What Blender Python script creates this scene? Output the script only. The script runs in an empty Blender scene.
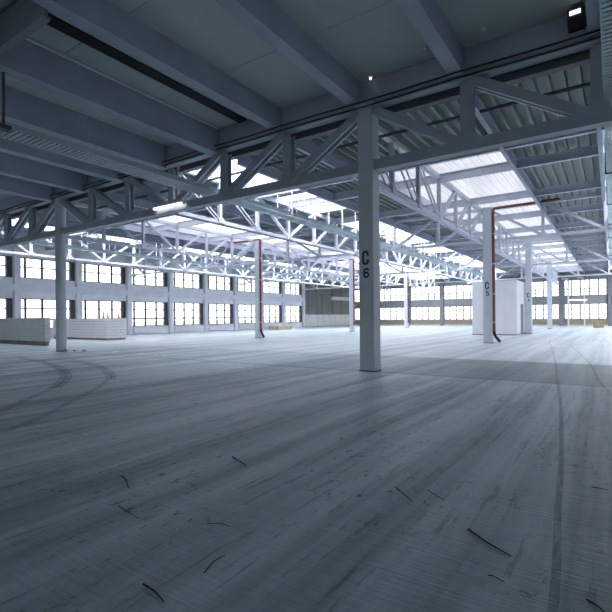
import bpy, math, random
from mathutils import Vector, Matrix
random.seed(7)
SC = bpy.context.scene
COL = SC.collection

# ------------------------------------------------------------------ materials
def new_mat(name):
    m = bpy.data.materials.new(name); m.use_nodes = True
    nt = m.node_tree; nt.nodes.clear()
    return m, nt
class N:
    """tiny node helper"""
    def __init__(s, nt): s.nt = nt
    def n(s, typ, **kw):
        x = s.nt.nodes.new(typ)
        for k, v in kw.items(): setattr(x, k, v)
        return x
    def l(s, a, b): s.nt.links.new(a, b)
    def coords(s, scale=(1, 1, 1)):
        t = s.n('ShaderNodeTexCoord'); m = s.n('ShaderNodeMapping'); m.inputs['Scale'].default_value = scale
        s.l(t.outputs['Object'], m.inputs['Vector']); return m.outputs['Vector']
    def noise(s, vec, scale=1, detail=3, rough=.5):
        x = s.n('ShaderNodeTexNoise'); x.inputs['Scale'].default_value = scale
        x.inputs['Detail'].default_value = detail; x.inputs['Roughness'].default_value = rough
        s.l(vec, x.inputs['Vector']); return x.outputs['Fac']
    def rng(s, v, a, b, c, d, smooth=False):
        x = s.n('ShaderNodeMapRange'); x.interpolation_type = 'SMOOTHSTEP' if smooth else 'LINEAR'
        for i, q in zip(('From Min', 'From Max', 'To Min', 'To Max'), (a, b, c, d)): x.inputs[i].default_value = q
        s.l(v, x.inputs['Value']); return x.outputs['Result']
    def math(s, op, a, b=None):
        x = s.n('ShaderNodeMath', operation=op)
        for i, q in enumerate((a, b)):
            if q is None: continue
            if isinstance(q, (int, float)): x.inputs[i].default_value = q
            else: s.l(q, x.inputs[i])
        return x.outputs[0]
    def mix(s, f, a, b):
        x = s.n('ShaderNodeMix', data_type='RGBA')
        if isinstance(f, (int, float)): x.inputs['Factor'].default_value = f
        else: s.l(f, x.inputs['Factor'])
        for k, q in ((6, a), (7, b)):
            if isinstance(q, tuple): x.inputs[k].default_value = (*q, 1)
            else: s.l(q, x.inputs[k])
        return x.outputs[2]
    def scale_col(s, col, v):
        x = s.n('ShaderNodeVectorMath', operation='SCALE')
        if isinstance(col, tuple): x.inputs[0].default_value = col
        else: s.l(col, x.inputs[0])
        s.l(v, x.inputs['Scale']); return x.outputs[0]
def paint(name, col, rough=.5, var=.12, scale=1.3, spec=.3, metal=0.0):
    m, nt = new_mat(name); g = N(nt)
    o = g.n('ShaderNodeOutputMaterial'); b = g.n('ShaderNodeBsdfPrincipled')
    f = g.noise(g.coords(), scale, 4, .6)
    lo = tuple(c * (1 - var) for c in col); hi = tuple(min(1, c * (1 + var)) for c in col)
    g.l(g.mix(g.rng(f, .3, .7, 0, 1), lo, hi), b.inputs['Base Color'])
    b.inputs['Roughness'].default_value = rough; b.inputs['Metallic'].default_value = metal
    b.inputs['Specular IOR Level'].default_value = spec
    g.l(b.outputs[0], o.inputs[0]); return m
def emit(name, col, st):
    m, nt = new_mat(name); g = N(nt)
    o = g.n('ShaderNodeOutputMaterial'); e = g.n('ShaderNodeEmission')
    e.inputs[0].default_value = (*col, 1); e.inputs[1].default_value = st
    g.l(e.outputs[0], o.inputs[0]); return m

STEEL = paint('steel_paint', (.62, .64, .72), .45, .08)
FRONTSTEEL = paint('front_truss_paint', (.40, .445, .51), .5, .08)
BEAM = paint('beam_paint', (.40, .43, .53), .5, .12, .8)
COLUMN = paint('column_paint', (.58, .62, .67), .55, .07, .9)
DECK = paint('deck_metal', (.29, .335, .325), .5, .1)
SLAB = paint('slab_panel', (.54, .60, .59), .8, .06, .6)
WALL = paint('wall_paint', (.82, .83, .87), .7, .05)
PIER = paint('pier_paint', (.76, .77, .83), .6, .06)
GREYWALL = paint('grey_wall', (.20, .21, .20), .7, .1, .5)
LOWPANEL = paint('low_panel', (.62, .63, .62), .6, .06)
FRAME = paint('window_frame_paint', (.07, .075, .09), .5, .1)
BACKFRAME = paint('back_frame_paint', (.10, .10, .105), .5, .1)
BLACK = paint('black_rubber', (.015, .017, .022), .5, .1)
RED = paint('red_pipe_paint', (.21, .06, .055), .4, .15)
TRAY = paint('galvanized_tray', (.48, .58, .61), .45, .1, 2, .4)
DARKSTEEL = paint('dark_steel', (.10, .11, .135), .5, .1)
WHITE = paint('white_paint', (.82, .82, .85), .5, .03)
CABIN = paint('cabin_panel', (.80, .79, .82), .55, .03)
LAMPBODY = paint('lamp_body', (.7, .72, .72), .4, .04)
CARD = paint('cardboard', (.36, .27, .18), .8, .1, 4)
TAN = paint('tan_timber', (.50, .44, .30), .75, .12, 3)
TIMBER = paint('old_timber', (.28, .26, .23), .8, .2, 3)
STICK = paint('dark_stick', (.035, .036, .04), .7, .3, 5)
RUBBLE = paint('rubble', (.40, .33, .28), .9, .2, 6)
PAPER = paint('paper', (.85, .85, .85), .8, .03)
ORANGE = paint('orange_plastic', (.62, .24, .12), .5, .08)
LETTER = paint('letter_paint', (.012, .014, .02), .5, .1)
GROUND = paint('outside_ground', (.45, .45, .42), .9, .1, .1)
TANSILL = paint('tan_sill', (.34, .29, .21), .8, .1)
TUBE = emit('lit_tube', (1.0, 1.0, .88), 4.0)
LED = emit('small_lit_lens', (1, .97, .95), 1.0)

def brick_mat():
    m, nt = new_mat('white_block'); g = N(nt)
    o = g.n('ShaderNodeOutputMaterial'); b = g.n('ShaderNodeBsdfPrincipled')
    f = g.noise(g.coords(), 3, 3)
    g.l(g.mix(f, (.62, .62, .63), (.78, .78, .79)), b.inputs['Base Color']); b.inputs['Roughness'].default_value = .85
    g.l(b.outputs[0], o.inputs[0]); return m
BLOCK = brick_mat()
JOINT = paint('block_joint', (.30, .31, .33), .9, .1)

def glass_mat():
    m, nt = new_mat('window_glass'); g = N(nt)
    o = g.n('ShaderNodeOutputMaterial'); t = g.n('ShaderNodeBsdfTransparent'); r = g.n('ShaderNodeBsdfGlossy')
    r.inputs['Roughness'].default_value = .03; t.inputs[0].default_value = (.93, .95, .96, 1)
    fr = g.n('ShaderNodeLayerWeight'); fr.inputs[0].default_value = .5
    x = g.n('ShaderNodeMixShader'); g.l(g.rng(g.math('POWER', fr.outputs['Facing'], 4), 0, 1, .04, .5), x.inputs[0]); g.l(t.outputs[0], x.inputs[1]); g.l(r.outputs[0], x.inputs[2])
    g.l(x.outputs[0], o.inputs[0]); return m
GLASS = glass_mat()

def skylight_mat(name, SKY_E):
    m, nt = new_mat(name); g = N(nt)
    o = g.n('ShaderNodeOutputMaterial'); e = g.n('ShaderNodeEmission')
    t = g.n('ShaderNodeTexCoord'); sep = g.n('ShaderNodeSeparateXYZ'); g.l(t.outputs['Object'], sep.inputs[0])
    w = g.math('ABSOLUTE', g.math('SUBTRACT', g.math('FRACT', g.math('DIVIDE', sep.outputs[0], .335)), .5))
    rib = g.rng(w, .36, .46, 1, .72, True)
    dirt = g.rng(g.noise(g.coords((1.2, .25, 1)), 1.0, 4, .6), .3, .7, .72, 1.1)
    g.l(g.scale_col((.93, .94, 1.0), g.math('MULTIPLY', rib, dirt)), e.inputs[0])
    e.inputs[1].default_value = SKY_E
    d = g.n('ShaderNodeBsdfDiffuse'); d.inputs[0].default_value = (.5, .5, .52, 1)
    a = g.n('ShaderNodeAddShader'); g.l(e.outputs[0], a.inputs[0]); g.l(d.outputs[0], a.inputs[1])
    g.l(a.outputs[0], o.inputs[0]); return m
SKYL = skylight_mat('clear_skylight_sheet', 9.0)
SKYD = skylight_mat('dusty_skylight_sheet', .48)
SKYM = skylight_mat('hazy_skylight_sheet', 1.1)
SKYN = skylight_mat('pale_skylight_sheet', 1.25)
SKYF = skylight_mat('washed_skylight_sheet', 4.0)
SKYB = skylight_mat('bright_skylight_sheet', 11.0)

def floor_mat():
    m, nt = new_mat('worn_concrete'); g = N(nt)
    o = g.n('ShaderNodeOutputMaterial'); b = g.n('ShaderNodeBsdfPrincipled')
    t = g.n('ShaderNodeTexCoord'); sep = g.n('ShaderNodeSeparateXYZ'); g.l(t.outputs['Object'], sep.inputs[0])
    X, Y = sep.outputs[0], sep.outputs[1]
    warp = g.noise(g.coords((.35, .12, 1)), 1, 2)
    def wv(scale):
        tt = g.n('ShaderNodeTexCoord'); mm = g.n('ShaderNodeMapping'); mm.inputs['Scale'].default_value = scale
        ad = g.n('ShaderNodeVectorMath', operation='ADD'); g.l(tt.outputs['Object'], ad.inputs[0])
        cx = g.n('ShaderNodeCombineXYZ'); g.l(g.math('MULTIPLY', warp, .5), cx.inputs[0]); g.l(cx.outputs[0], ad.inputs[1])
        g.l(ad.outputs[0], mm.inputs['Vector']); return mm.outputs['Vector']
    s1 = g.rng(g.noise(wv((1.5, .035, 1)), 1, 4, .6), .40, .62, 0, 1)      # broad trowel lanes running into the hall
    s2 = g.rng(g.noise(wv((7, .18, 1)), 1, 3, .6), .3, .7, 0, 1)             # narrow streaks
    br = g.rng(g.noise(g.coords((2.2, 34, 1)), 1, 3, .6), .3, .7, 0, 1)      # cross brushing
    bl = g.rng(g.noise(g.coords(), .55, 5, .62), .3, .7, 0, 1)               # blotches
    gr = g.rng(g.noise(g.coords(), 9, 5, .7), .25, .75, 0, 1)
    v = g.math('ADD', g.math('MULTIPLY', s1, .46), g.math('MULTIPLY', s2, .24))
    v = g.math('ADD', v, g.math('MULTIPLY', br, .10)); v = g.math('ADD', v, g.math('MULTIPLY', bl, .22))
    v = g.math('ADD', v, g.math('MULTIPLY', gr, .16))
    c = g.mix(v, (.12, .19, .215), (.56, .69, .745))
    # dark scuffs and specks
    sp = g.rng(g.noise(g.coords((5, 3, 1)), 2.2, 4, .7), .58, .65, 0, 1, True)
    msk = g.rng(g.noise(g.coords(), .7, 3), .42, .60, 0, 1)
    c = g.mix(g.math('MULTIPLY', g.math('MULTIPLY', sp, msk), .75), c, (.05, .055, .06))
    # darker floor band between the construction joint and the first roof bay
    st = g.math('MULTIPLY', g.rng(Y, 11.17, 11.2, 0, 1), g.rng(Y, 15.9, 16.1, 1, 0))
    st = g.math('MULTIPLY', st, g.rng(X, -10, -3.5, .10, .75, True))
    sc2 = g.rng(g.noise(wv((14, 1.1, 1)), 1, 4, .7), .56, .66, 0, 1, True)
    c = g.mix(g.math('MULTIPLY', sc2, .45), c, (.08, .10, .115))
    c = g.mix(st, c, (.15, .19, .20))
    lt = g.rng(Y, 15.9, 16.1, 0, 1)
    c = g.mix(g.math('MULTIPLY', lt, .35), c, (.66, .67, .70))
    # joints
    def joint(coord, at, w=.02):
        return g.rng(g.math('ABSOLUTE', g.math('SUBTRACT', coord, at)), w * .5, w, 1, 0)
    j = g.math('MAXIMUM', joint(Y, 11.19, .06), joint(Y, 25.9, .03))
    c = g.mix(g.math('MULTIPLY', j, .8), c, (.05, .055, .06))
    g.l(c, b.inputs['Base Color'])
    g.l(g.rng(v, .2, .8, .62, .45), b.inputs['Roughness']); b.inputs['Specular IOR Level'].default_value = .35
    bp = g.n('ShaderNodeBump'); bp.inputs['Strength'].default_value = .25; bp.inputs['Distance'].default_value = .01
    g.l(g.math('ADD', gr, br), bp.inputs['Height']); g.l(bp.outputs[0], b.inputs['Normal'])
    g.l(b.outputs[0], o.inputs[0]); return m
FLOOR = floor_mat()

def skid_mat():
    m, nt = new_mat('tyre_rubber_smear'); g = N(nt)
    o = g.n('ShaderNodeOutputMaterial'); d = g.n('ShaderNodeBsdfDiffuse'); d.inputs[0].default_value = (.06, .07, .08, 1)
    t = g.n('ShaderNodeBsdfTransparent'); x = g.n('ShaderNodeMixShader')
    g.l(g.rng(g.noise(g.coords((6, 2, 1)), 1.5, 4, .7), .3, .75, .05, .38), x.inputs[0])
    g.l(t.outputs[0], x.inputs[1]); g.l(d.outputs[0], x.inputs[2]); g.l(x.outputs[0], o.inputs[0]); return m
SKID = skid_mat()

# ------------------------------------------------------------------ mesh builder
class MB:
    def __init__(s): s.v = []; s.f = []; s.sm = []
    def add(s, vs, fs, smooth=False):
        o = len(s.v); s.v += [tuple(p) for p in vs]; s.f += [tuple(i + o for i in f) for f in fs]; s.sm += [smooth] * len(fs); return s
    def box(s, x0, y0, z0, x1, y1, z1):
        v = [(x, y, z) for z in (z0, z1) for y in (y0, y1) for x in (x0, x1)]
        return s.add(v, [(0, 2, 3, 1), (4, 5, 7, 6), (0, 1, 5, 4), (2, 6, 7, 3), (0, 4, 6, 2), (1, 3, 7, 5)])
    def profile(s, p, q, prof, up=(0, 0, 1), caps=True):
        """sweep a closed 2D outline (side, up) from p to q"""
        p = Vector(p); q = Vector(q); d = (q - p).normalized(); u = Vector(up)
        if abs(d.dot(u)) > .99: u = Vector((1, 0, 0))
        sd = d.cross(u).normalized(); u = sd.cross(d).normalized(); n = len(prof)
        v = [p + sd * a + u * b for a, b in prof] + [q + sd * a + u * b for a, b in prof]
        f = [(i, (i + 1) % n, n + (i + 1) % n, n + i) for i in range(n)]
        if caps: f += [tuple(range(n - 1, -1, -1)), tuple(range(n, 2 * n))]
        return s.add(v, f)
    def bar(s, p, q, w, h, up=(0, 0, 1)):
        return s.profile(p, q, [(-w / 2, -h / 2), (w / 2, -h / 2), (w / 2, h / 2), (-w / 2, h / 2)], up)
    def ibar(s, p, q, w, h, t=.03, up=(0, 0, 1)):
        a, b, c = w / 2, h / 2, t / 2
        return s.profile(p, q, [(-a, -b), (a, -b), (a, -b + t), (c, -b + t), (c, b - t), (a, b - t), (a, b), (-a, b), (-a, b - t), (-c, b - t), (-c, -b + t), (-a, -b + t)], up)
    def tube(s, path, r, n=10):
        path = [Vector(p) for p in path]; rings = []
        for i, p in enumerate(path):
            d = (path[min(i + 1, len(path) - 1)] - path[max(i - 1, 0)]).normalized()
            u = Vector((0, 0, 1)) if abs(d.z) < .95 else Vector((0, 1, 0))
            a = d.cross(u).normalized(); b = d.cross(a).normalized()
            rings.append([p + (a * math.cos(2 * math.pi * k / n) + b * math.sin(2 * math.pi * k / n)) * (r if not isinstance(r, (list, tuple)) else r[i]) for k in range(n)])
        v = [x for ring in rings for x in ring]; f = []
        for i in range(len(path) - 1):
            for k in range(n): f.append((i * n + k, i * n + (k + 1) % n, (i + 1) * n + (k + 1) % n, (i + 1) * n + k))
        s.add(v, f, True); m = len(path) - 1
        s.add(rings[0], [tuple(range(n))]); s.add(rings[m], [tuple(range(n - 1, -1, -1))]); return s
    def ribbon(s, pts, w, z, h=.003):
        """flat strip on the floor following pts (x, y)"""
        pts = [Vector((a, b, 0)) for a, b in pts]; L = []; R = []
        for i, p in enumerate(pts):
            d = (pts[min(i + 1, len(pts) - 1)] - pts[max(i - 1, 0)]).normalized(); nrm = Vector((-d.y, d.x, 0)) * w / 2
            L.append(p + nrm + Vector((0, 0, z))); R.append(p - nrm + Vector((0, 0, z)))
        n = len(pts)
        return s.add(L + R, [(i, n + i, n + i + 1, i + 1) for i in range(n - 1)])
    def build(s, name, mat, parent=None, origin=None, xf=None):
        if xf is not None: s.v = [tuple(xf @ Vector(p)) for p in s.v]
        me = bpy.data.meshes.new(name)
        if parent is not None: base = Vector(WL.get(parent.name, (0, 0, 0)))
        elif origin is not None: base = Vector(origin)
        else: base = Vector((0, 0, 0))
        me.from_pydata([(a - base.x, b - base.y, c - base.z) for a, b, c in s.v], [], s.f); me.update()
        if any(s.sm): me.polygons.foreach_set('use_smooth', s.sm)
        me.materials.append(mat)
        o = bpy.data.objects.new(name, me); COL.objects.link(o)
        if parent is not None: o.parent = parent; WL[o.name] = base
        else: o.location = base; WL[o.name] = base
        return o
WL = {}
def tag(o, label=None, cat=None, group=None, kind=None):
    if label: o['label'] = label
    if cat: o['category'] = cat
    if group: o['group'] = group
    if kind: o['kind'] = kind
    return o
def thing(name, loc, label, cat, group=None):
    o = bpy.data.objects.new(name, None); COL.objects.link(o); o.location = loc; o.empty_display_size = .2
    WL[o.name] = Vector(loc); return tag(o, label, cat, group, 'thing')
def struct(o): o['kind'] = 'structure'; return o
def dup(root, loc, rotz, label, group=None):
    """a copy of a thing with copies of its parts and their sub-parts"""
    r = root.copy(); COL.objects.link(r); r.location = loc; r.rotation_euler = (0, 0, rotz); r['label'] = label
    if group: r['group'] = group
    WL[r.name] = Vector(loc)
    for ch in list(root.children):
        c = ch.copy(); COL.objects.link(c); c.parent = r
        for g2 in ch.children:
            d = g2.copy(); COL.objects.link(d); d.parent = c
    return r

# ------------------------------------------------------------------ layout (metres; camera above the origin)
XC, XB, XA, XD = -5.53, -21.55, -37.5, 10.5
ROW = {6: 11.38, 5: 25.86, 4: 40.34, 3: 54.82, 2: 69.30}
PX, PY = 16.0 / 6, 14.48 / 6
ZF = 7.9                 # front ceiling
ZD = 7.3                 # underside of the steel roof deck
YB = -20.0                # wall behind

# floor, ground
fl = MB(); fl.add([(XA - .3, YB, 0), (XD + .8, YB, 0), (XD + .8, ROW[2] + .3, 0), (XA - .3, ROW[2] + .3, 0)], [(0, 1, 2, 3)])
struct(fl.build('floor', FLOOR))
gd = MB(); gd.box(-260, -120, -.6, 220, 330, -.35); struct(gd.build('ground', GROUND))

# front slab ceiling with panel joints
for_y = []
y = 8.71
while y > YB: y -= 2.82
c = MB(); ys = []
while y < 11.6:
    a, b = max(y, YB), min(y + 2.82, 11.7); c.box(XA - .3, a + .008, ZF, XD + .8, b - .008, ZF + .25); y += 2.82
c.box(XA - .3, YB, ZF + .2, XD + .8, 11.7, ZF + .4)
struct(c.build('ceiling', SLAB))

# ------------------------------------------------------------------ roof deck and skylights
STR = [(-32.2, -26.9), (-24.2, -18.9), (-16.2, -10.9), (-8.2, -3.0), (-.2, 5.1)]
Y0, Y1 = 11.62, 69.6
def deck_mesh(x0, x1, y0, y1, z=ZD):
    m = MB(); x = x0; pts = []
    while x < x1 - .01:
        for dx, dz in ((0, 0), (.075, 0), (.09, .2), (.32, .2)):
            if x + dx <= x1: pts.append((x + dx, z + dz))
        x += .335
    pts.append((x1, z)); n = len(pts)
    m.add([(a, y0, b) for a, b in pts] + [(a, y1, b) for a, b in pts], [(i, i + 1, n + i + 1, n + i) for i in range(n - 1)])
    m.box(x0, y0, z + .22, x1, y1, z + .25); return m
edges = [XA - .3] + [e for s in STR for e in s] + [XD + .8]
for i in range(0, len(edges), 2):
    struct(deck_mesh(edges[i], edges[i + 1], Y0, Y1).build('ceiling', DECK))
NARROW = [(12.0, 15.9), (17.6, 21.6), (24.2, 29.2), (30.2, 35.2), (36.2, 41.2), (43, 48), (50, 55), (57, 62)]
def sheet(a, b, y0, y1, z, mat):
    m = MB(); x = a; pts = []
    while x < b - .01:
        for dx, dz in ((0, 0), (.08, 0), (.12, .06), (.295, .06)):
            if x + dx <= b: pts.append((x + dx, z + dz))
        x += .335
    pts.append((b, z)); n = len(pts)
    m.add([(p, y0, q) for p, q in pts] + [(p, y1, q) for p, q in pts], [(i, i + 1, n + i + 1, n + i) for i in range(n - 1)])
    WN[0] += 1; struct(m.build('window_%d' % WN[0], mat))
def upstand(a, b, y0, y1, h):
    u = MB(); u.box(a - .06, y0 - .06, ZD, a, y1 + .06, ZD + h); u.box(b, y0 - .06, ZD, b + .06, y1 + .06, ZD + h)
    u.box(a, y0 - .06, ZD, b, y0, ZD + h); u.box(a, y1, ZD, b, y1 + .06, ZD + h); struct(u.build('trim', STEEL))
WN = [0]
for (a, b) in STR:
    if a in (-16.2, -32.2):
        struct(deck_mesh(a, a + 2.7, Y0, Y1).build('ceiling', DECK)); a2 = a + 2.7; yy = Y0
        for y0, y1 in NARROW:
            if y0 - yy > .05: struct(deck_mesh(a2, b, yy, y0).build('ceiling', DECK))
            upstand(a2 + .06, b - .06, y0 + .06, y1 - .06, 1.15); sheet(a2, b, y0, y1, ZD + 1.15, SKYL if a > -20 else SKYB); yy = y1
        struct(deck_mesh(a2, b, yy, Y1).build('ceiling', DECK))
    else:
        ys = 16.2
        struct(deck_mesh(a, b, Y0, ys).build('ceiling', DECK)); struct(deck_mesh(a, b, 66.9, Y1).build('ceiling', DECK))
        upstand(a + .06, b - .06, ys + .06, 66.84, .42); cuts = [ys, ROW[5], ROW[4], ROW[3], 66.9]
        for y0, y1 in zip(cuts, cuts[1:]):
            sheet(a, b, y0, y1, ZD + .42, {-8.2: SKYD if y0 < 30 else SKYM, -24.2: SKYN if y0 < 30 else SKYF, -.2: SKYF}[a])
# fascia closing the step between the front slab and the deck
m = MB(); m.box(XA - .3, 11.62, 7.02, XD + .8, 11.86, ZF + .4); struct(m.build('trim', DARKSTEEL))

# purlins
PUR = [16.2, 18.6, 23.4, 28.27, 33.1, 37.93, 42.75, 47.58, 52.4, 57.2, 62.1, 66.9]
ORD = ['first', 'second', 'third', 'fourth', 'fifth', 'sixth', 'seventh', 'eighth', 'ninth', 'tenth', 'eleventh', 'twelfth']
for k, yy in enumerate(PUR):
    m = MB(); m.ibar((XA + .02, yy, ZD - .17), (XD, yy, ZD - .17), .16, .33, .025)
    o = thing('roof_purlin', (XC, yy, ZD - .34), 'grey steel roof purlin under the ribbed deck, %s one behind the front truss' % ORD[k], 'beam', 'roof purlins')
    m.build('beam_section', STEEL, o)
    for xx in (-34.8, -29.5, -24.3, -18.9, -13.5, -8.2, -4.3, .5):
        sp = MB(); sp.box(xx - .1, yy - .03, ZD - .28, xx + .1, yy + .03, ZD - .06); sp.build('splice_plate', STEEL, o)
# beams along the roof lights
for k, e in enumerate([-32.2, -26.9, -24.2, -18.9, -16.2, -10.9, -8.2, -3.0, -.2, 5.1]):
    side = 'left' if k % 2 == 0 else 'right'
    where = ['the leftmost roof light', 'the roof light over the round column', 'the roof light left of column C 6', 'the roof light over column C 5', 'the roof light at the right edge'][k // 2]
    m = MB(); sx = -.07 if k % 2 == 0 else .07
    m.ibar((e + sx, 11.9, ZD - .23), (e + sx, 69.1, ZD - .23), .13, .42, .025)
    o = m.build('edge_beam', BEAM, None, (e + sx, 11.9, ZD - .41))
    tag(o, 'long steel beam along the %s side of %s' % (side, where), 'beam', 'beams beside the roof lights', 'thing')

# ------------------------------------------------------------------ trusses
def truss(name, loc, rotz, L, label, cat, group, z0, z1, ch, po, di, pitch_first=None, heavy=False, mat=STEEL):
    """Pratt truss along local +x from 0 to L; six panels; heights z0 (bottom of lower chord) to z1 (top)"""
    rt = thing(name, (0, 0, 0), label, cat, group); p = L / 6; e = .23
    zb, zt = z0 + ch / 2, z1 - ch / 2
    cw = ch * (.55 if heavy else .34); b = MB(); b.box(e, -cw, z0, L - e, cw, z0 + ch * (1 if heavy else .8)); 
    b.build('bottom_chord', mat, rt)
    t = MB(); ct = ch if not heavy else .16; t.box(e, -ch * .55, z1 - ct, L - e, ch * .55, z1); t.build('top_chord', mat, rt)
    for k in range(1, 6):
        m = MB(); m.ibar((k * p, 0, z0 + ch), (k * p, 0, z1 - ch), po, po * .9, po * .12, (0, 1, 0)) if heavy else m.box(k * p - po / 2, -po / 2, z0 + ch, k * p + po / 2, po / 2, z1 - ch)
        m.build('post', mat, rt)
    for k in range(6):
        a, c2 = (k, k + 1) if k < 3 else (k + 1, k)      # top node -> bottom node, falling towards mid-span
        A = Vector((a * p, 0, zt)); B = Vector((c2 * p, 0, zb)); d = (B - A).normalized(); A = A + d * (.32 if a in (0, 6) else .08); B = B - d * .08
        m = MB()
        thin = pitch_first and k < 2
        w = .045 if thin else di
        off = (.09 if thin else di * .55 + .02)
        if heavy:
            m.bar(A + Vector((0, -off * .8, 0)), B + Vector((0, -off * .8, 0)), di * .45, di, (0, 0, 1)); m.bar(A + Vector((0, off * .8, 0)), B + Vector((0, off * .8, 0)), di * .45, di, (0, 0, 1))
        elif thin:
            m.bar(A + Vector((0, -off, 0)), B + Vector((0, -off, 0)), w, w); m.bar(A + Vector((0, off, 0)), B + Vector((0, off, 0)), w, w)
        else:
            m.bar(A + Vector((0, -off * .7, 0)), B + Vector((0, -off * .7, 0)), di * .4, di); m.bar(A + Vector((0, off * .7, 0)), B + Vector((0, off * .7, 0)), di * .4, di)
        m.build('diagonal', mat, rt)
    for k in range(1, 6):
        q = po * (.75 if heavy else 1.2); h = ch * .5; yy = ch * .55 + .012; g = MB(); n = 6
        v = [(k * p - q, zb - h * .8), (k * p + q, zb - h * .8), (k * p + q, zb + h), (k * p + po * .6, zb + h + po * .5), (k * p - po * .6, zb + h + po * .5), (k * p - q, zb + h)]
        g.add([(a, -yy, b2) for a, b2 in v] + [(a, yy, b2) for a, b2 in v], [tuple(range(n)), tuple(range(2 * n - 1, n - 1, -1))] + [(i, n + i, n + (i + 1) % n, (i + 1) % n) for i in range(n)])
        g.build('gusset_plate', mat, rt)
    rt.location = loc; rt.rotation_euler = (0, 0, rotz); WL[rt.name] = Vector(loc)
    return rt
XT = {'AB': XA + .0, 'BC': XB, 'CD': XC}
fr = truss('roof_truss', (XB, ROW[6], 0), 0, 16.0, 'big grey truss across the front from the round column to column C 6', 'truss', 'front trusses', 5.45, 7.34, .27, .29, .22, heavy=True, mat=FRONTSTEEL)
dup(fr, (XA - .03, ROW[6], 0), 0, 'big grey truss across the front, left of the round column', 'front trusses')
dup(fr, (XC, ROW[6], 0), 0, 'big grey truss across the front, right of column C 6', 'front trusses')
lt = None
NAMEROW = {5: 'the first row of columns behind column C 6', 4: 'the second row of columns behind column C 6', 3: 'the third row of columns behind column C 6'}
for r in (5, 4, 3):
    for b, xx, wh in (('BC', XB, 'between the two column lines'), ('AB', XA - .03, 'from the left window wall'), ('CD', XC, 'to the right of column line C')):
        lab = 'white steel truss %s, in %s' % (wh, {5: 'the column C 5 row', 4: 'the white cabin row', 3: 'the farthest column row'}[r])
        if lt is None: lt = truss('roof_truss', (xx, ROW[r], 0), 0, 16.0, lab, 'truss', 'cross trusses of the hall', 5.45, 7.28, .16, .14, .12)
        else: dup(lt, (xx, ROW[r], 0), 0, lab, 'cross trusses of the hall')
yt = None
for b, xx in (('C', XC), ('B', XB)):
    for i, r in enumerate((6, 5, 4, 3)):
        lab = 'lattice truss over the %s, %s' % ('lettered column line' if b == 'C' else 'column line of the round column', ['nearest bay', 'second bay', 'third bay', 'last bay'][i])
        if yt is None: yt = truss('lattice_truss', (xx - .34, ROW[r], 0), math.pi / 2, 14.48, lab, 'truss', 'lengthwise trusses', 5.42, 7.26, .17, .14, .10, pitch_first=True)
        else: dup(yt, (xx - .34, ROW[r], 0), math.pi / 2, lab, 'lengthwise trusses')

for xx, wh in ((-13.55, 'midway between the two column lines'), (-29.55, 'between the round column and the left windows')):
    for i, r in enumerate((6, 5, 4, 3)):
        dup(yt, (xx, ROW[r], 0), math.pi / 2, 'lattice truss %s, %s' % (wh, ['nearest bay', 'second bay', 'third bay', 'last bay'][i]), 'lengthwise trusses')

# ------------------------------------------------------------------ columns
def stroke(path, w, closed=False):
    """2D outline quads of a pen stroke"""
    n = len(path); L = []; R = []
    for i in range(n):
        a = Vector(path[i - 1] if (closed or i > 0) else path[i]); b = Vector(path[(i + 1) % n] if (closed or i < n - 1) else path[i])
        d = (b - a); d = d.normalized() if d.length > 0 else Vector((1, 0)); nr = Vector((-d.y, d.x)) * w / 2
        L.append(Vector(path[i]) + nr); R.append(Vector(path[i]) - nr)
    q = [(L[i], L[(i + 1) % n], R[(i + 1) % n], R[i]) for i in range(n if closed else n - 1)]
    return q
def arc(cx, cz, rx, rz, a0, a1, n=10):
    return [(cx + rx * math.cos(math.radians(a0 + (a1 - a0) * i / n)), cz + rz * math.sin(math.radians(a0 + (a1 - a0) * i / n))) for i in range(n + 1)]
def glyph(ch, w, h, pen):
    a, b = w / 2 - pen / 2, h - pen / 2; lo = pen / 2; r = a
    if ch == 'C': return [(arc(0, b - r, a, r, 0, 180) + arc(0, lo + r, a, r, 180, 360), False)], [((a, b - r), (a, b - r - h * .12)), ((a, lo + r), (a, lo + r + h * .12))]
    if ch == '6': return [(arc(0, b - r, a, r, 10, 180) + [(-a, lo + r)], False), (arc(0, lo + r * 1.05, a, r * 1.05, 0, 360, 20)[:-1], True)], []
    if ch == '5': return [([(a, b), (-a * .9, b), (-a, h * .52)] + arc(0, lo + r * 1.05, a, r * 1.05, 120, -160, 14), False)], []
    if ch == '4': return [([(a * .4, lo), (a * .4, b), (-a, h * .3), (a * 1.1, h * .3)], False)], []
    if ch == '3': return [(arc(0, b - r * .75, a, r * .75, 160, -80, 10) + arc(0, lo + r * .85, a, r * .85, 80, -160, 12), False)], []
def letter(parent, name, ch, cx, y, z0, w, h, pen):
    m = MB(); strokes, extra = glyph(ch, w, h, pen); quads = []
    for p, cl in strokes: quads += stroke(p, pen, cl)
    for p in extra: quads += stroke(list(p), pen)
    for i, q in enumerate(quads):
        yy = y - .003
        m.add([(cx + p[0], yy, z0 + p[1]) for p in q], [(0, 1, 2, 3)])
    m.build(name, LETTER, parent)
W = .435
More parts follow.
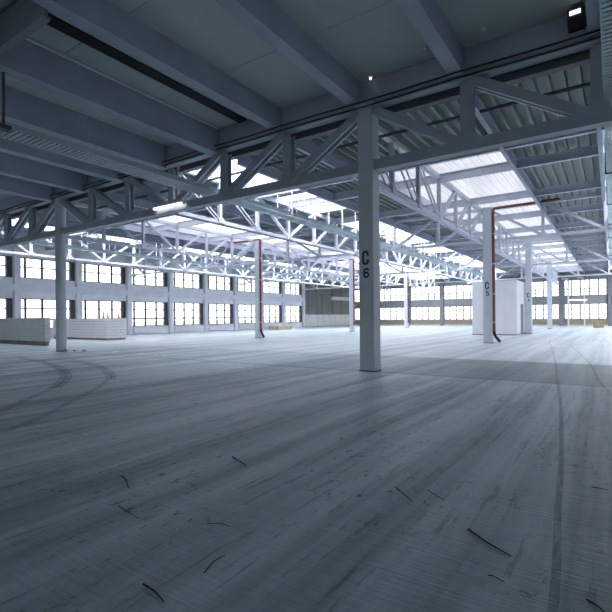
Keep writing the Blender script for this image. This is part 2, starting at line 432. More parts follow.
def column(xx, yy, label, ch=None, side='-Y'):
    t = thing('steel_column', (xx, yy, 0), label, 'column', 'free-standing columns')
    x0, y0 = xx - W / 2, yy - W / 2; bv = .018
    m = MB(); pr = [(-W / 2 + bv, -W / 2), (W / 2 - bv, -W / 2), (W / 2, -W / 2 + bv), (W / 2, W / 2 - bv), (W / 2 - bv, W / 2), (-W / 2 + bv, W / 2), (-W / 2, W / 2 - bv), (-W / 2, -W / 2 + bv)]
    m.profile((xx, yy, .0), (xx, yy, 7.22), [(a, b) for a, b in pr]); m.build('shaft', COLUMN, t)
    b = MB(); b.box(x0 - .012, y0 - .012, 0, x0 + W + .012, y0 + W + .012, .03); b.build('base_joint', DARKSTEEL, t)
    cp = MB(); cp.box(x0 - .05, y0 - .05, 7.2, x0 + W + .05, y0 + W + .05, 7.27); cp.build('head_plate', STEEL, t)
    if ch:
        letter(t, 'painted_letter', 'C', xx - .01, y0, 2.89, .20, .39, .062)
        letter(t, 'painted_number', ch, xx + .01, y0, 2.53, .175, .28, .05)
    return t
column(XC, ROW[6], 'large grey square column in front marked C 6', '6')
column(XC, ROW[5], 'pale square column marked C 5 with a red pipe beside it', '5')
column(XC, ROW[4], 'pale square column marked C 4 at the white cabin', '4')
column(XC, ROW[3], 'distant grey column behind column C 4, last of the lettered row')
column(XB, ROW[5], 'white square column with red pipe right of the orange cones', None)
column(XB, ROW[4], 'white square column with red pipe just left of column C 6', None)
column(XB, ROW[3], 'distant grey column with dark pipe right of column C 6', None)
t = thing('steel_column', (XB, ROW[6], 0), 'big round grey column at the left in front of the block walls', 'column', 'free-standing columns')
m = MB(); m.tube([(XB, ROW[6], 0), (XB, ROW[6], 7.22)], .235, 40); m.build('shaft', COLUMN, t)
m = MB(); m.tube([(XB, ROW[6], 0), (XB, ROW[6], .03)], .25, 40); m.build('base_joint', DARKSTEEL, t)
m = MB(); m.box(XB - .28, ROW[6] - .28, 7.2, XB + .28, ROW[6] + .28, 7.27); m.build('head_plate', STEEL, t)

# ------------------------------------------------------------------ beams under the front slab
BN = {0: 'leftmost of the beams', 1: 'second beam from the left', 2: 'third beam from the left', 3: 'deep beam just right of the perforated tray', 4: 'deep beam with a thin white line at its top', 5: 'beam beside the dark ceiling slot',
      6: 'beam running to the head of column C 6', 7: 'beam just right of column C 6', 8: 'beam at the right edge beside the black emergency lamp'}
for k in range(0, 9):
    xr = {5: -8.38, 6: -5.66, 7: -2.91, 8: -.06}.get(k, -21.68 + PX * k); deep = k <= 4; zb = 7.05 if deep else 7.27
    t = thing('ceiling_beam', (xr - .16, 2, zb), 'blue-grey foreground ceiling beam, ' + BN[k], 'beam', 'beams under the front ceiling')
    m = MB()
    if deep:
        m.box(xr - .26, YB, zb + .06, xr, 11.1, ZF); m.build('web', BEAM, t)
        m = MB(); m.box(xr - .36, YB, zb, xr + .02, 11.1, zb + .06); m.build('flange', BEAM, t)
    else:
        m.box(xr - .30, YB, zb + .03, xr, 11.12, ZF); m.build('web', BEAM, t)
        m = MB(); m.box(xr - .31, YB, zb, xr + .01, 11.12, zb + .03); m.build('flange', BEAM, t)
    e = MB(); e.box(xr - .36, 11.12, zb, xr + .06, 11.15, ZF - .02); e.build('end_plate', BEAM, t)
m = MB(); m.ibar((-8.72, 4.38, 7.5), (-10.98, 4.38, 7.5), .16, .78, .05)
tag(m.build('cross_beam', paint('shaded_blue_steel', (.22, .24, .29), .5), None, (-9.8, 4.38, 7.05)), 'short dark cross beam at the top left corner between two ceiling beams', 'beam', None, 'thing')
m = MB(); m.box(XA, 11.2, 7.35, XD, 11.58, ZF - .02); 
tag(m.build('edge_beam', BEAM, None, (XC, 11.4, 7.31)), 'long edge beam of the front ceiling above the big truss', 'beam', None, 'thing')
# black strip stands for a slot's shade, white tube for a gap's light
m = MB(); m.box(-10.08, 4.5, 7.86, -9.72, 11.18, ZF)
tag(m.build('ceiling_slot', BLACK, None, (-9.95, 8, 7.78)), 'narrow black strip in place of a dark ceiling slot left of the wide beam', 'duct', None, 'thing')
m = MB(); m.tube([(-10.94, 4.5, 7.85), (-10.94, 11.1, 7.85)], .036, 8)
tag(m.build('conduit', WHITE, None, (-10.96, 4.5, 7.84)), 'thin white line standing in for a light gap along a deep ceiling beam', 'conduit', None, 'thing')
# cables along the front truss
for k, (z, lab) in enumerate(((7.24, 'upper black cable strung along the front edge beam'), (7.10, 'lower black cable strung along the front edge beam'))):
    m = MB(); pts = [(XA + .1, 10.97, z)]
    for i in range(60): pts.append((XA + .1 + (i + 1) * .76, 10.97, z - .012 * math.sin(i * 1.1)))
    m.tube(pts, .022, 8)
    tag(m.build('cable', BLACK, None, (XA + .1, 10.97, z)), lab, 'cable', 'cables along the front truss', 'thing')
m = MB(); m.tube([(XB, 13.0, 6.98), (XD - .1, 12.7, 6.98)], .05, 8)
tag(m.build('roof_conduit', DARKSTEEL, None, (XC, 13, 6.93)), 'dark conduit under the ribbed deck just behind the front truss', 'pipe', None, 'thing')
m = MB(); m.tube([(-8.4, 14.6, 6.7), (XD - .1, 14.2, 6.72)], .022, 8)
tag(m.build('bracing_rod', STEEL, None, (XC, 14.6, 6.68)), 'thin pale tie rod under the ribbed deck behind column C 6', 'rod', None, 'thing')

# ------------------------------------------------------------------ cable trays
def tray(x, y0, y1, z, w, label, rods, rodmat, top):
    t = thing('cable_tray', (x, y0, z), label, 'cable tray', 'overhead cable trays')
    for sx in (-1, 1):
        m = MB(); xx = x + sx * w / 2; m.box(xx - .012, y0, z, xx + .012, y1, z + .14)
        m.box(xx - (.04 if sx > 0 else 0), y0, z + .128, xx + (.04 if sx < 0 else 0), y1, z + .14); m.build('side_rail', TRAY, t)
    m = MB(); y = y0
    while y < y1: m.box(x - w / 2 + .012, y, z, x + w / 2 - .012, y + .085, z + .012); y += .125
    m.build('perforated_bottom', TRAY, t)
    c = MB(); c.box(x - w * .3, y0, z + .02, x + w * .25, y1, z + .06); c.build('cable_bundle', DARKSTEEL, t)
    for i, yy in enumerate(rods):
        m = MB(); m.bar((x - w / 2 - .05, yy, z - .02), (x + w / 2 + .05, yy, z - .02), .05, .035)
        for sx in (-1, 1): m.tube([(x + sx * (w / 2 + .03), yy, z - .03), (x + sx * (w / 2 + .03), yy, top)], .022, 8)
        m.build('hanger', rodmat, t)
    return t
RODS = [15.88 + 1.45 * i for i in range(16)]
tray(-11.72, 4.5, 55, 5.85, .72, 'galvanized cable tray hanging left of column C 6, running from the foreground into the hall', RODS, WHITE, 7.28)
tray(-27.6, 13, 55, 5.85, .6, 'white cable tray hung on rods in front of the left windows', [14.2 + 1.9 * i for i in range(14)], WHITE, 7.28)
tray(.26, 2.5, 50, 5.9, .72, 'teal perforated cable tray at the right edge of the picture', [7.4 + 4.83 * i for i in range(8)], DARKSTEEL, 7.0)
t = thing('ceiling_hanger', (-11.34, 4.8, 5.8), 'dark threaded rod hanging from a bracket at the top left edge', 'hanger')
m = MB(); m.tube([(-11.3, 4.72, 5.85), (-11.3, 4.72, 7.3)], .035, 8); m.build('rod', DARKSTEEL, t)
m = MB(); m.box(-11.6, 4.6, 7.2, -11.1, 4.84, 7.34); m.box(-11.45, 4.66, 7.34, -11.2, 4.78, ZF); m.build('bracket', DARKSTEEL, t)
m = MB(); m.box(-11.42, 4.6, 5.76, -11.2, 4.84, 5.86); m.build('clamp', DARKSTEEL, t)

# ------------------------------------------------------------------ red downpipes
def downpipe(xc, yc, label, xt, mat=RED, top=7.0, foot=True):
    x = xc + W / 2 + .10; y = yc - .17
    t = thing('downpipe', (x, y, 0), label, 'pipe', 'downpipes on the columns')
    m = MB(); m.tube([(x, y, .62), (x, y, top)], .075, 12); m.build('riser', mat, t)
    if foot:
        m = MB(); m.tube([(x, y, .64), (x + .01, y, .5), (x + .1, y, .33), (x + .3, y, .075)], .078, 12); m.build('foot_bend', BLACK, t)
    if xt is not None:
        s = 1 if xt > x else -1
        m = MB(); m.tube([(x, y, top - .02), (x, y, top + .1), (x + s * .05, y, top + .19), (x + s * .15, y, top + .22), (xt, y, top + .26)], .065, 12); m.build('branch', mat, t)
    for zz in (1.1, 2.6, 4.2, 5.8):
        c = MB(); c.box(x - .12, y - .095, zz, x + .085, y + .095, zz + .05); c.build('pipe_clip', STEEL, t)
downpipe(XC, ROW[5], 'red brown downpipe with a dark foot beside column C 5', -2.1, top=6.95)
downpipe(XB, ROW[5], 'red downpipe on the white column right of the orange cones', -24.0, top=6.95)
downpipe(XB, ROW[4], 'red downpipe on the white column beside column C 6', -26.2, top=6.95, foot=False)
downpipe(XB, ROW[3], 'dark brown downpipe on the distant column right of column C 6', None, paint('brown_pipe', (.13, .05, .05), .5), top=6.6, foot=False)

# ------------------------------------------------------------------ walls and windows
def window(axis, p, a0, a1, z0, z1, vs, hs, fmat, pw=.075, jamb=0):
    """window in a wall plane; axis 'Y' = runs along Y at x=p, axis 'X' = runs along X at y=p"""
    WN[0] += 1; o = thing('window_%d' % WN[0], ((p, a0, z0) if axis == 'Y' else (a0, p, z0)), None, None); o['kind'] = 'structure'
    def B(m, u0, u1, w0, w1, d):
        if axis == 'Y': m.box(p - d, u0, w0, p + d, u1, w1)
        else: m.box(u0, p - d, w0, u1, p + d, w1)
    m = MB(); e = .07
    B(m, a0, a1, z0, z0 + e, .05); B(m, a0, a1, z1 - e, z1, .05); B(m, a0, a0 + e, z0 + e, z1 - e, .05); B(m, a1 - e, a1, z0 + e, z1 - e, .05)
    for v in vs: B(m, v - pw / 2, v + pw / 2, z0 + e, z1 - e, .045)
    for h, hw in hs: B(m, a0 + e, a1 - e, h - hw / 2, h + hw / 2, .035)
    if jamb: B(m, a1 - jamb, a1 - e, z0 + e, z1 - e, .12)
    m.build('window_frame', fmat, o)
    g = MB(); e = .03
    if axis == 'Y': g.add([(p, a0 + e, z0 + e), (p, a1 - e, z0 + e), (p, a1 - e, z1 - e), (p, a0 + e, z1 - e)], [(0, 1, 2, 3)])
    else: g.add([(a0 + e, p, z0 + e), (a1 - e, p, z0 + e), (a1 - e, p, z1 - e), (a0 + e, p, z1 - e)], [(0, 1, 2, 3)])
    g.build('pane', GLASS, o)
# left wall: bays of 4.83 m
PB = [6.55 + 4.8267 * i for i in range(0, 11)]        # 6.55, 11.38, 16.2 ... 54.8
wl = MB(); x0, x1 = XA - .3, XA
for a, b in zip(PB[1:], PB[2:]):
    wl.box(x0, a, 0, x1, b, .76); wl.box(x0, a, 3.13, x1, b, 4.70); wl.box(x0, a, 6.30, x1, b, 8.1)
    wl.box(x0, a, .76, x1, a + .47, 6.3); wl.box(x0, b - .02, .76, x1, b, 6.3)
wl.box(x0, YB, 0, x1, PB[1], 8.3); wl.box(x0, 54.8, 0, x1, ROW[2] + .3, 8.1)
struct(wl.build('wall_left', WALL))
for a, b in zip(PB[1:], PB[2:]):
    vs = [a + .92, a + 2.18, a + 3.44]
    window('Y', XA - .16, a + .47, b - .02, .76, 3.13, vs, [(1.51, .13), (2.37, .09)], FRAME, .16, .42)
    window('Y', XA - .16, a + .47, b - .02, 4.70, 6.30, vs, [(5.56, .09)], FRAME, .16, .42)
for b in PB[1:]:
    m = MB(); m.box(XA, b, 0, XA + .22, b + .46, 7.0); m.box(XA, b - .05, 3.3, XA + .26, b + .51, 3.5); struct(m.build('trim', PIER))
m = MB(); m.box(XA, 11.38, 3.76, XA + .2, 54.8, 4.2); m.box(XA, 11.38, 3.6, XA + .12, 54.8, 3.76); struct(m.build('trim', PIER))
m = MB(); m.box(XA, 11.38, .70, XA + .16, 54.8, .76); struct(m.build('trim', WHITE))
# plain grey partition at the far end of the left wall
m = MB(); m.box(XA, 55.15, 1.85, XA + .12, ROW[2] - .05, 7.0)
for yy in (56.2, 58.6, 60.0, 63.2, 66.0): m.box(XA + .12, yy, 1.85, XA + .2, yy + .35, 7.0)
struct(m.build('wall_partition', GREYWALL))
m = MB()
for yy in [55.15 + 1.75 * i for i in range(8)]: m.box(XA, yy, .08, XA + .22, yy + 1.72, 1.85)
struct(m.build('wall_partition', LOWPANEL))
m = MB(); m.box(XA + .12, 62.6, 4.2, XA + .5, 68.6, 4.75)
tag(m.build('ventilation_duct', LOWPANEL, None, (XA + .3, 65, 4.2)), 'pale box duct on the grey partition beside the far white column', 'duct', None, 'thing')
# back wall: bays of 5.33 m
wb = MB(); y0, y1 = ROW[2], ROW[2] + .3
BX = [XA + 5.325 * i for i in range(0, 10)]
for a, b in zip(BX, BX[1:]):
    wb.box(a, y0, 0, b, y1, .3); wb.box(a, y0, 2.9, b, y1, 3.95); wb.box(a, y0, 6.05, b, y1, 8.1)
    wb.box(a, y0, .3, a + .3, y1, 6.05); wb.box(b - .3, y0, .3, b, y1, 6.05)
struct(wb.build('wall_back', paint('back_wall_paint', (.30, .31, .32), .7, .08)))
m = MB(); m.box(XA + .3, y0 + .04, .3, XD, y1 - .02, .84); struct(m.build('trim', TANSILL))
for a, b in zip(BX, BX[1:]):
    vs = [a + 1.15, a + 2.15, a + 3.15, a + 4.15]
    window('X', ROW[2] + .14, a + .3, b - .3, .84, 2.90, vs, [(2.25, .09), (1.55, .09)], BACKFRAME, .14)
    window('X', ROW[2] + .14, a + .3, b - .3, 3.95, 6.05, vs, [(4.85, .11), (4.45, .10)], BACKFRAME, .14)
for i, a in enumerate(BX):
    m = MB(); wd = .28 if i % 3 == 0 else .2; m.box(a - wd, y0 - .35, 0, a + wd, y0, 7.0); struct(m.build('trim', paint('dark_pier', (.22, .23, .25), .6)))
m = MB(); m.box(XA + .3, y0 - .2, .0, XD, y0, .18); struct(m.build('baseboard_back', LOWPANEL))
m = MB(); m.box(XA - .3, y0 + .02, 8.0, XD + .8, y1 + .1, 8.2); struct(m.build('trim', DARKSTEEL))
# right wall and wall behind, outside the frame
m = MB(); m.box(XD + .5, YB, 0, XD + .8, ROW[2] + .3, 8.3); struct(m.build('wall_right', WALL))
wf = MB(); FX = [XA + 5.325 * i for i in range(0, 10)]
wf.box(XA - .3, YB - .3, 0, XD + .8, YB, .8); wf.box(XA - .3, YB - .3, 3.4, XD + .8, YB, 8.3)
for a in FX: wf.box(a - .3, YB - .3, .8, a + .3, YB, 3.4)
struct(wf.build('wall_front', WALL))
for a in FX[:-1]:  # unseen windows, put in to light column and truss fronts from behind
    window('X', YB - .15, a + .3, a + 5.025, .8, 3.4, [a + 1.9, a + 3.5], [(2.2, .05)], FRAME)

# white pipes on the back wall
for xx, xe, lab in ((-4.75, -5.3, 'white pipe with a bent top on the back wall beside the hanging lamp'), (-2.95, -3.5, 'thin white pipe with a bent top on the back wall right of the hanging lamp')):
    yy = y0 - .5; m = MB(); m.tube([(xx, yy, .0), (xx, yy, 5.9), (xx - .06, yy, 6.1), (xx - .25, yy, 6.25), (xe - .2, yy, 6.25)], .11 if xe == -5.3 else .08, 10)
    tag(m.build('wall_pipe', WHITE, None, (xx, yy, 0)), lab, 'pipe', 'white pipes on the back wall', 'thing')

# radiators along the left wall
for k, a in enumerate(PB[3:9]):
    t = thing('radiator', (XA + .1, a + 2.4, 0), 'low white radiator on the left wall, ' + ['behind the second block wall', 'right of the second block wall', 'second one right of the second block wall', 'third one right of the second block wall', 'beside the white column with the red pipe', 'nearest the grey partition'][k], 'radiator', 'radiators under the left windows')
    m = MB(); m.box(XA + .08, a + .7, .16, XA + .2, a + 2.5, .62)
    for i in range(14): m.box(XA + .2, a + .74 + i * .125, .2, XA + .215, a + .80 + i * .125, .58)
    m.build('panel', WHITE, t)
    m = MB(); m.tube([(XA + .13, a + .5, .12), (XA + .13, a + 3.9, .12)], .02, 8); m.build('supply_pipe', WHITE, t)
    m = MB()
    for yy in (a + .9, a + 2.3): m.box(XA + .04, yy, .0, XA + .14, yy + .05, .2)
    m.build('bracket', PIER, t)

# ------------------------------------------------------------------ low block walls
def block_face(m, j, x0, y0, x1, y1, z0, z1, bl=.5, bh=.24, th=.06):
    """courses of blocks on a vertical face from (x0,y0) to (x1,y1)"""
    L = math.hypot(x1 - x0, y1 - y0); dx, dy = (x1 - x0) / L, (y1 - y0) / L; nx, ny = dy, -dx
    n = int(round((z1 - z0) / bh)); h = (z1 - z0) / n
    for r in range(n):
        s = -(bl / 2 if r % 2 else 0)
        while s < L - .02:
            a, b = max(s, 0) + .008, min(s + bl, L) - .008
            if b - a > .05:
                z = z0 + r * h
                P = [(x0 + dx * a, y0 + dy * a), (x0 + dx * b, y0 + dy * b)]
                v = []
                for (px, py) in P:
                    for o in (0, th): v.append((px - nx * o, py - ny * o))
                vv = [(q[0], q[1], zz) for zz in (z + .008, z + h - .008) for q in v]
                m.add(vv, [(0, 2, 6, 4), (1, 5, 7, 3), (0, 1, 3, 2), (4, 6, 7, 5), (0, 4, 5, 1), (2, 3, 7, 6)])
            s += bl
def low_wall(name, x0, y0, x1, y1, z0, z1, label, bl=.5, bh=.24):
    t = thing(name, ((x0 + x1) / 2, (y0 + y1) / 2, 0), label, 'low wall', 'low walls of white blocks')
    m = MB(); block_face(m, None, x0, y0, x1, y0, z0, z1, bl, bh); block_face(m, None, x1, y0, x1, y1, z0, z1, bl, bh)
    block_face(m, None, x1, y1, x0, y1, z0, z1, bl, bh); block_face(m, None, x0, y1, x0, y0, z0, z1, bl, bh)
    m.box(x0 + .01, y0 + .01, z1 - .015, x1 - .01, y1 - .01, z1); m.build('blocks', BLOCK, t)
    c = MB(); c.box(x0 + .018, y0 + .018, z0, x1 - .018, y1 - .018, z1 - .016); c.build('mortar_core', JOINT, t)
    b = MB(); b.box(x0 + .05, y0 + .06, 0, x1 - .05, y1 - .06, z0 - .001); b.build('footing', TIMBER, t)
low_wall('block_wall', -36.6, 13.2, -26.75, 13.5, .24, 1.6, 'low white block wall at the far left edge in front of the windows', .25, .125)
low_wall('block_wall', -36.3, 18.5, -29.0, 20.0, .14, 1.52, 'low white block wall with orange cones on it, right of the round column', .5, .2)
for k, (px, py, lab) in enumerate(((-30.75, 19.3, 'leftmost orange cone on the low block wall'), (-30.05, 19.2, 'middle orange cone on the low block wall'), (-29.35, 19.6, 'rightmost orange cone on the low block wall'))):
    t = thing('traffic_cone', (px, py, 1.52), lab, 'cone', 'orange cones on the block wall')
    h = (.62, .56, .46)[k]
    m = MB(); m.tube([(px, py, 1.55), (px, py, 1.52 + h * .3), (px, py, 1.52 + h)], [.11, .075, .02], 14); m.build('cone_body', ORANGE, t)
    m = MB(); m.box(px - .15, py - .15, 1.52, px + .15, py + .15, 1.555); m.build('base', ORANGE, t)

# ------------------------------------------------------------------ white cabin
t = thing('site_cabin', (-7.3, 39, 0), 'white panelled cabin standing behind columns C 5 and C 4', 'cabin')
cx0, cx1, cy0, cy1, ch = -9.0, -5.85, 36.5, 41.6, 4.0
m = MB(); m.box(cx0, cy0, .06, cx1, cy1, ch); m.build('body', CABIN, t)
for i in range(4):
    a = cx0 + (cx1 - cx0) * i / 4; m = MB(); m.box(a + .012, cy0 - .03, .08, a + (cx1 - cx0) / 4 - .012, cy0, ch); m.build('wall_panel', CABIN, t)
for i in range(4):
    a = cy0 + (cy1 - cy0) * i / 4; m = MB(); m.box(cx1, a + .012, .08, cx1 + .03, a + (cy1 - cy0) / 4 - .012, ch); m.build('wall_panel', CABIN, t)
m = MB(); m.box(cx0 - .05, cy0 - .05, ch, cx1 + .05, cy1 + .05, ch + .08); m.build('roof', WHITE, t)
d = MB(); d.box(cx1 + .03, 38.2, .08, cx1 + .06, 39.3, 2.35); dd = d.build('door', GREYWALL, t); dd['label'] = 'grey door'
h = MB(); h.box(cx1 + .06, 38.3, 1.05, cx1 + .1, 38.42, 1.09); h.build('handle', DARKSTEEL, dd)
m = MB(); m.box(cx0 - .02, cy0 - .02, 0, cx1 + .02, cy1 + .02, .06); m.build('plinth', GREYWALL, t)

# ------------------------------------------------------------------ lamps
def batten(x0, x1, y, z, label, rods=None):
    t = thing('fluorescent_lamp', ((x0 + x1) / 2, y, z), label, 'lamp', 'lit fluorescent lamps')
    m = MB(); m.box(x0, y - .07, z + .06, x1, y + .07, z + .14); m.build('housing', LAMPBODY, t)
    m = MB(); m.tube([(x0 + .03, y, z + .03), (x1 - .03, y, z + .03)], .035, 10); m.build('tube', TUBE, t)
    for xx in (x0, x1 - .05):
        m = MB(); m.box(xx, y - .05, z - .01, xx + .05, y + .05, z + .06); m.build('tube_socket', LAMPBODY, t)
    if rods:
        for xx in (x0 + .2, x1 - .2):
            m = MB(); m.tube([(xx, y, z + .14), (xx, y, rods)], .015, 8); m.build('hanger', DARKSTEEL, t)
batten(-14.4, -12.7, 11.12, 5.6, 'lit fluorescent lamp on the front truss above the left windows')
batten(-14.3, -12.6, ROW[4], 5.3, 'lit fluorescent lamp under a truss left of the white cabin')
batten(-14.1, -11.9, ROW[3], 5.3, 'lit fluorescent lamp at the left top edge of the white cabin')
batten(-4.7, -2.6, y0 - .7, 3.35, 'lit fluorescent lamp hanging low before the right back windows', 6.9)
t = thing('emergency_lamp', (-.55, 11.05, 7.4), 'black emergency lamp with a white lens at the top right corner', 'lamp')
m = MB(); m.box(-.72, 10.85, 7.46, -.38, 11.18, 7.76); m.build('housing', BLACK, t)
m = MB(); m.box(-.68, 10.82, 7.64, -.48, 10.85, 7.72); m.build('lens', LED, t)
t = thing('ceiling_lamp', (-5.26, 11.0, 7.8), 'small bright lamp on the ceiling above column C 6', 'lamp')
m = MB(); m.tube([(-5.26, 11.0, 7.82), (-5.26, 11.0, 7.9)], .06, 14); m.build('base', WHITE, t)
m = MB(); m.tube([(-5.26, 11.0, 7.77), (-5.26, 11.0, 7.82)], [.03, .035], 12); m.build('lens', LED, t)
for (xx, yy, lab) in ((-2.32, 10.68, 'small white smoke detector on the ceiling right of the foremost right beam'), (-3.66, 10.66, 'small grey smoke detector on the ceiling right of column C 6')):
    t = thing('smoke_detector', (xx, yy, 7.84), lab, 'smoke detector', 'smoke detectors'); m = MB(); m.tube([(xx, yy, 7.87), (xx, yy, 7.9)], .05, 14); m.build('base', WHITE if xx > -3 else SLAB, t)
    m = MB(); m.tube([(xx, yy, 7.84), (xx, yy, 7.87)], [.025, .04], 14); m.build('sensor_head', WHITE, t)

# ------------------------------------------------------------------ small things on the floor
t = thing('cardboard_box', (-1.2, 60, 0), 'brown cardboard box on the floor before the right back windows', 'box')
m = MB(); m.box(-1.75, 59.7, 0, -.75, 60.5, .72); m.build('carton', CARD, t)
m = MB(); m.box(-1.3, 59.695, .2, -1.2, 59.7, .72); m.box(-1.3, 59.7, .72, -1.2, 60.5, .724); m.build('tape', TAN, t)
t = thing('timber_crate', (-33, 44, 0), 'low tan crate by the left wall right of the white column', 'crate')
m = MB()
for i in range(3): m.box(-34, 42.6, .03 + i * .15, -32.6, 42.63, .15 + i * .15); m.box(-32.6, 42.6, .03 + i * .15, -32.57, 45.2, .15 + i * .15)
m.box(-34, 42.63, .02, -32.6, 45.2, .44); m.build('slats', TAN, t)
m = MB()
for (a, b) in ((-34, 42.58), (-32.62, 42.58), (-32.55, 45.1)): m.box(a, b, 0, a + .05, b + .05, .5)
m.build('corner_post', TIMBER, t)
RUB = [(-21.15, 11.35, .12, 'brown stone chunk at the foot of the round column'), (-20.95, 11.65, .07, 'small stone chip next to the brown chunk by the round column'), (-20.3, 11.75, .08, 'lone dark stone chip right of the round column')]
for (xx, yy, s, lab) in RUB:
    m = MB(); v = []; n = 7
    for zz, k in ((0, 1), (s * .5, 1.05), (s * .9, .6)):
        for i in range(n): a = 2 * math.pi * i / n; rr = s * k * random.uniform(.75, 1.2); v.append((xx + rr * math.cos(a), yy + rr * math.sin(a), zz))
    f = [(r * n + i, r * n + (i + 1) % n, (r + 1) * n + (i + 1) % n, (r + 1) * n + i) for r in range(2) for i in range(n)] + [tuple(range(n - 1, -1, -1)), tuple(range(2 * n, 3 * n))]
    m.add(v, f); tag(m.build('rubble_stone', RUBBLE, None, (xx, yy, 0)), lab, 'stone', 'stones by the round column', 'thing')
PAP = [(-18.43, 12.11, .38), (-16.4, 11.93, .3), (-15.82, 11.84, .22), (-15.5, 12.0, .3), (-14.81, 11.85, .3)]
for k, (xx, yy, s) in enumerate(PAP):
    a = random.uniform(0, 3); v = []
    for i in range(4):
        for j in range(3):
            u, w = (i / 3 - .5) * s, (j / 2 - .5) * s * .6; v.append((xx + u * math.cos(a) - w * math.sin(a), yy + u * math.sin(a) + w * math.cos(a), .012 + .02 * abs(math.sin(i * 1.7 + j + k))))
    m = MB(); m.add(v, [(i * 3 + j, i * 3 + j + 1, (i + 1) * 3 + j + 1, (i + 1) * 3 + j) for i in range(3) for j in range(2)])
    m.add([(p[0], p[1], p[2] - .006) for p in v], [(i * 3 + j, (i + 1) * 3 + j, (i + 1) * 3 + j + 1, i * 3 + j + 1) for i in range(3) for j in range(2)])
    tag(m.build('paper_scrap', PAPER, None, (xx, yy, 0)), 'white paper scrap on the floor right of the round column, %s from left' % ORD[k], 'paper', 'paper scraps on the floor', 'thing')
ST = [((-2.19, 1.6), (-1.96, 1.56), .03, 'dark bent stick at the bottom of the picture, left of centre'), ((-1.99, 1.87), (-2.03, 2.08), .02, 'dark stick pointing away at the lower left of the floor'), ((-2.45, 2.33), (-2.27, 2.39), .013, 'thin dark stick lying crosswise at the lower left'),
      ((-3.39, 3.6), (-3.06, 3.46), .03, 'dark stick left of centre on the open floor'), ((-1.57, 3.71), (-1.34, 3.5), .028, 'dark stick below column C 6, left one of a pair'), ((-1.32, 3.81), (-1.14, 3.67), .014, 'thin dark stick below column C 6, right one of a pair'),
      ((-.84, 3.25), (-.53, 3.03), .034, 'longest dark stick, lower right left of the tyre mark'), ((-.6, 2.74), (-.51, 2.72), .014, 'tiny dark stick below the longest stick'), ((-.16, 4.63), (-.03, 4.63), .014, 'thin dark stick at the right edge of the floor'),
      ((-.12, 2.78), (-.02, 2.68), .026, 'dark stick in the bottom right corner'), ((-3.28, 2.17), (-2.93, 2.11), .016, 'thin faint stick at the far lower left'), ((-3.87, 2.6), (-3.57, 2.46), .03, 'flat dark scrap on the left floor')]
for a, b, w, lab in ST:
    m = MB(); A = Vector((*a, w * .2)); B = Vector((*b, w * .15)); mid = (A + B) / 2 + Vector((random.uniform(-.02, .02), random.uniform(-.02, .02), .004))
    m.tube([A, mid, B], [w * .2, w * .17, w * .1], 7)
    tag(m.build('stick', STICK, None, (A.x, A.y, 0)), lab, 'stick', 'sticks on the floor', 'thing')
def smooth(pts, n=6):
    out = []
    for i in range(len(pts) - 1):
        p0, p1, p2, p3 = [Vector(pts[max(0, min(len(pts) - 1, j))]) for j in (i - 1, i, i + 1, i + 2)]
        for k in range(n):
            t = k / n; out.append(tuple(.5 * (2 * p1 + (p2 - p0) * t + (2 * p0 - 5 * p1 + 4 * p2 - p3) * t * t + (3 * p1 - p0 - 3 * p2 + p3) * t ** 3)))
    return out + [tuple(pts[-1])]
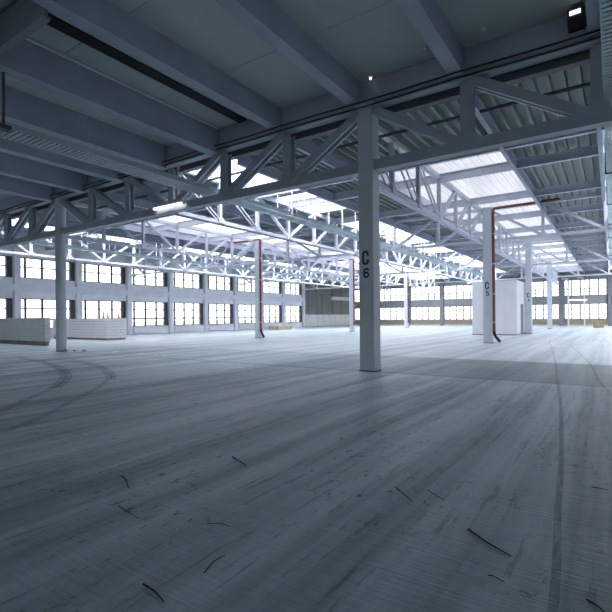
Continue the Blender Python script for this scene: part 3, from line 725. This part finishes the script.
SK = [([(-3.1, 30.35), (-1.97, 20.63), (-1.39, 15.33), (-1.05, 11.82), (-.76, 9.08), (-.51, 6.18), (-.4, 4.68), (-.34, 3.76), (-.29, 3.14), (-.26, 2.58), (-.24, 1.9)], .05, 'long dark tyre mark down the right of the floor'),
      ([(-1.72, 25.74), (-1.01, 20.02), (-.56, 16.11), (-.3, 12.64), (-.17, 11.29), (-.01, 9.99)], .06, 'short tyre mark at the right edge of the floor'),
      ([(-19.19, 8.52), (-17.57, 8.23), (-15.34, 7.68), (-13.55, 7.07), (-12.12, 6.43), (-11.11, 5.82), (-10.02, 5.04), (-9.13, 4.18), (-8.24, 3.35)], .15, 'outer curved tyre mark below the round column'),
      ([(-17.33, 8.36), (-15.15, 7.78), (-13.38, 7.16), (-11.98, 6.51), (-10.98, 5.9), (-10.03, 5.19)], .16, 'inner curved tyre mark below the round column'),
      ([(-17.58, 9.03), (-14.66, 8.52), (-12.82, 7.92), (-11.37, 7.22), (-10.56, 6.76), (-9.48, 5.85), (-8.25, 4.59), (-7.21, 3.47), (-6.66, 2.7)], .15, 'longer curved tyre mark right of the round column'),
      ([(-16.92, 9.25), (-14.1, 8.54), (-12.23, 7.81), (-11.02, 7.18), (-10.12, 6.59)], .14, 'shorter curved tyre mark right of the round column')]
for k, (pts, w, lab) in enumerate(SK):
    m = MB(); m.ribbon(smooth(pts), w, .002 + .0005 * k)
    tag(m.build('floor_mark', SKID, None, (pts[0][0], pts[0][1], 0)), lab, 'tyre mark', 'tyre marks', 'structure')

# ------------------------------------------------------------------ world, camera, render look
w = bpy.data.worlds.new('overcast_sky'); SC.world = w; w.use_nodes = True
bg = w.node_tree.nodes['Background']; bg.inputs[0].default_value = (.95, .97, 1.0, 1); bg.inputs[1].default_value = 2.5

f, cy, yaw, roll = 455.3, 317.09, math.radians(33.906), math.radians(-.544)
rt = Vector((math.cos(yaw), math.sin(yaw), 0)); fw = Vector((-math.sin(yaw), math.cos(yaw), 0)); up = Vector((0, 0, 1))
R_ = rt * math.cos(roll) + up * math.sin(roll); U_ = -rt * math.sin(roll) + up * math.cos(roll)
cam = bpy.data.cameras.new('camera'); co = bpy.data.objects.new('camera', cam); COL.objects.link(co)
co.matrix_world = Matrix(((R_.x, U_.x, -fw.x, 0), (R_.y, U_.y, -fw.y, 0), (R_.z, U_.z, -fw.z, 1.491), (0, 0, 0, 1)))
cam.sensor_width = 36; cam.sensor_fit = 'HORIZONTAL'; cam.lens = f / 612 * 36; cam.shift_y = (cy - 306) / 612; cam.clip_end = 600; cam.clip_start = .05
SC.camera = co
vs = SC.view_settings; vs.view_transform = 'Standard'; vs.look = 'None'; vs.gamma = 1; vs.use_curve_mapping = False; vs.exposure = .6
try:
    SC.cycles.use_denoising = True; SC.cycles.max_bounces = 10; SC.cycles.diffuse_bounces = 7; SC.cycles.transparent_max_bounces = 12
    SC.cycles.sample_clamp_indirect = 6
except Exception: pass
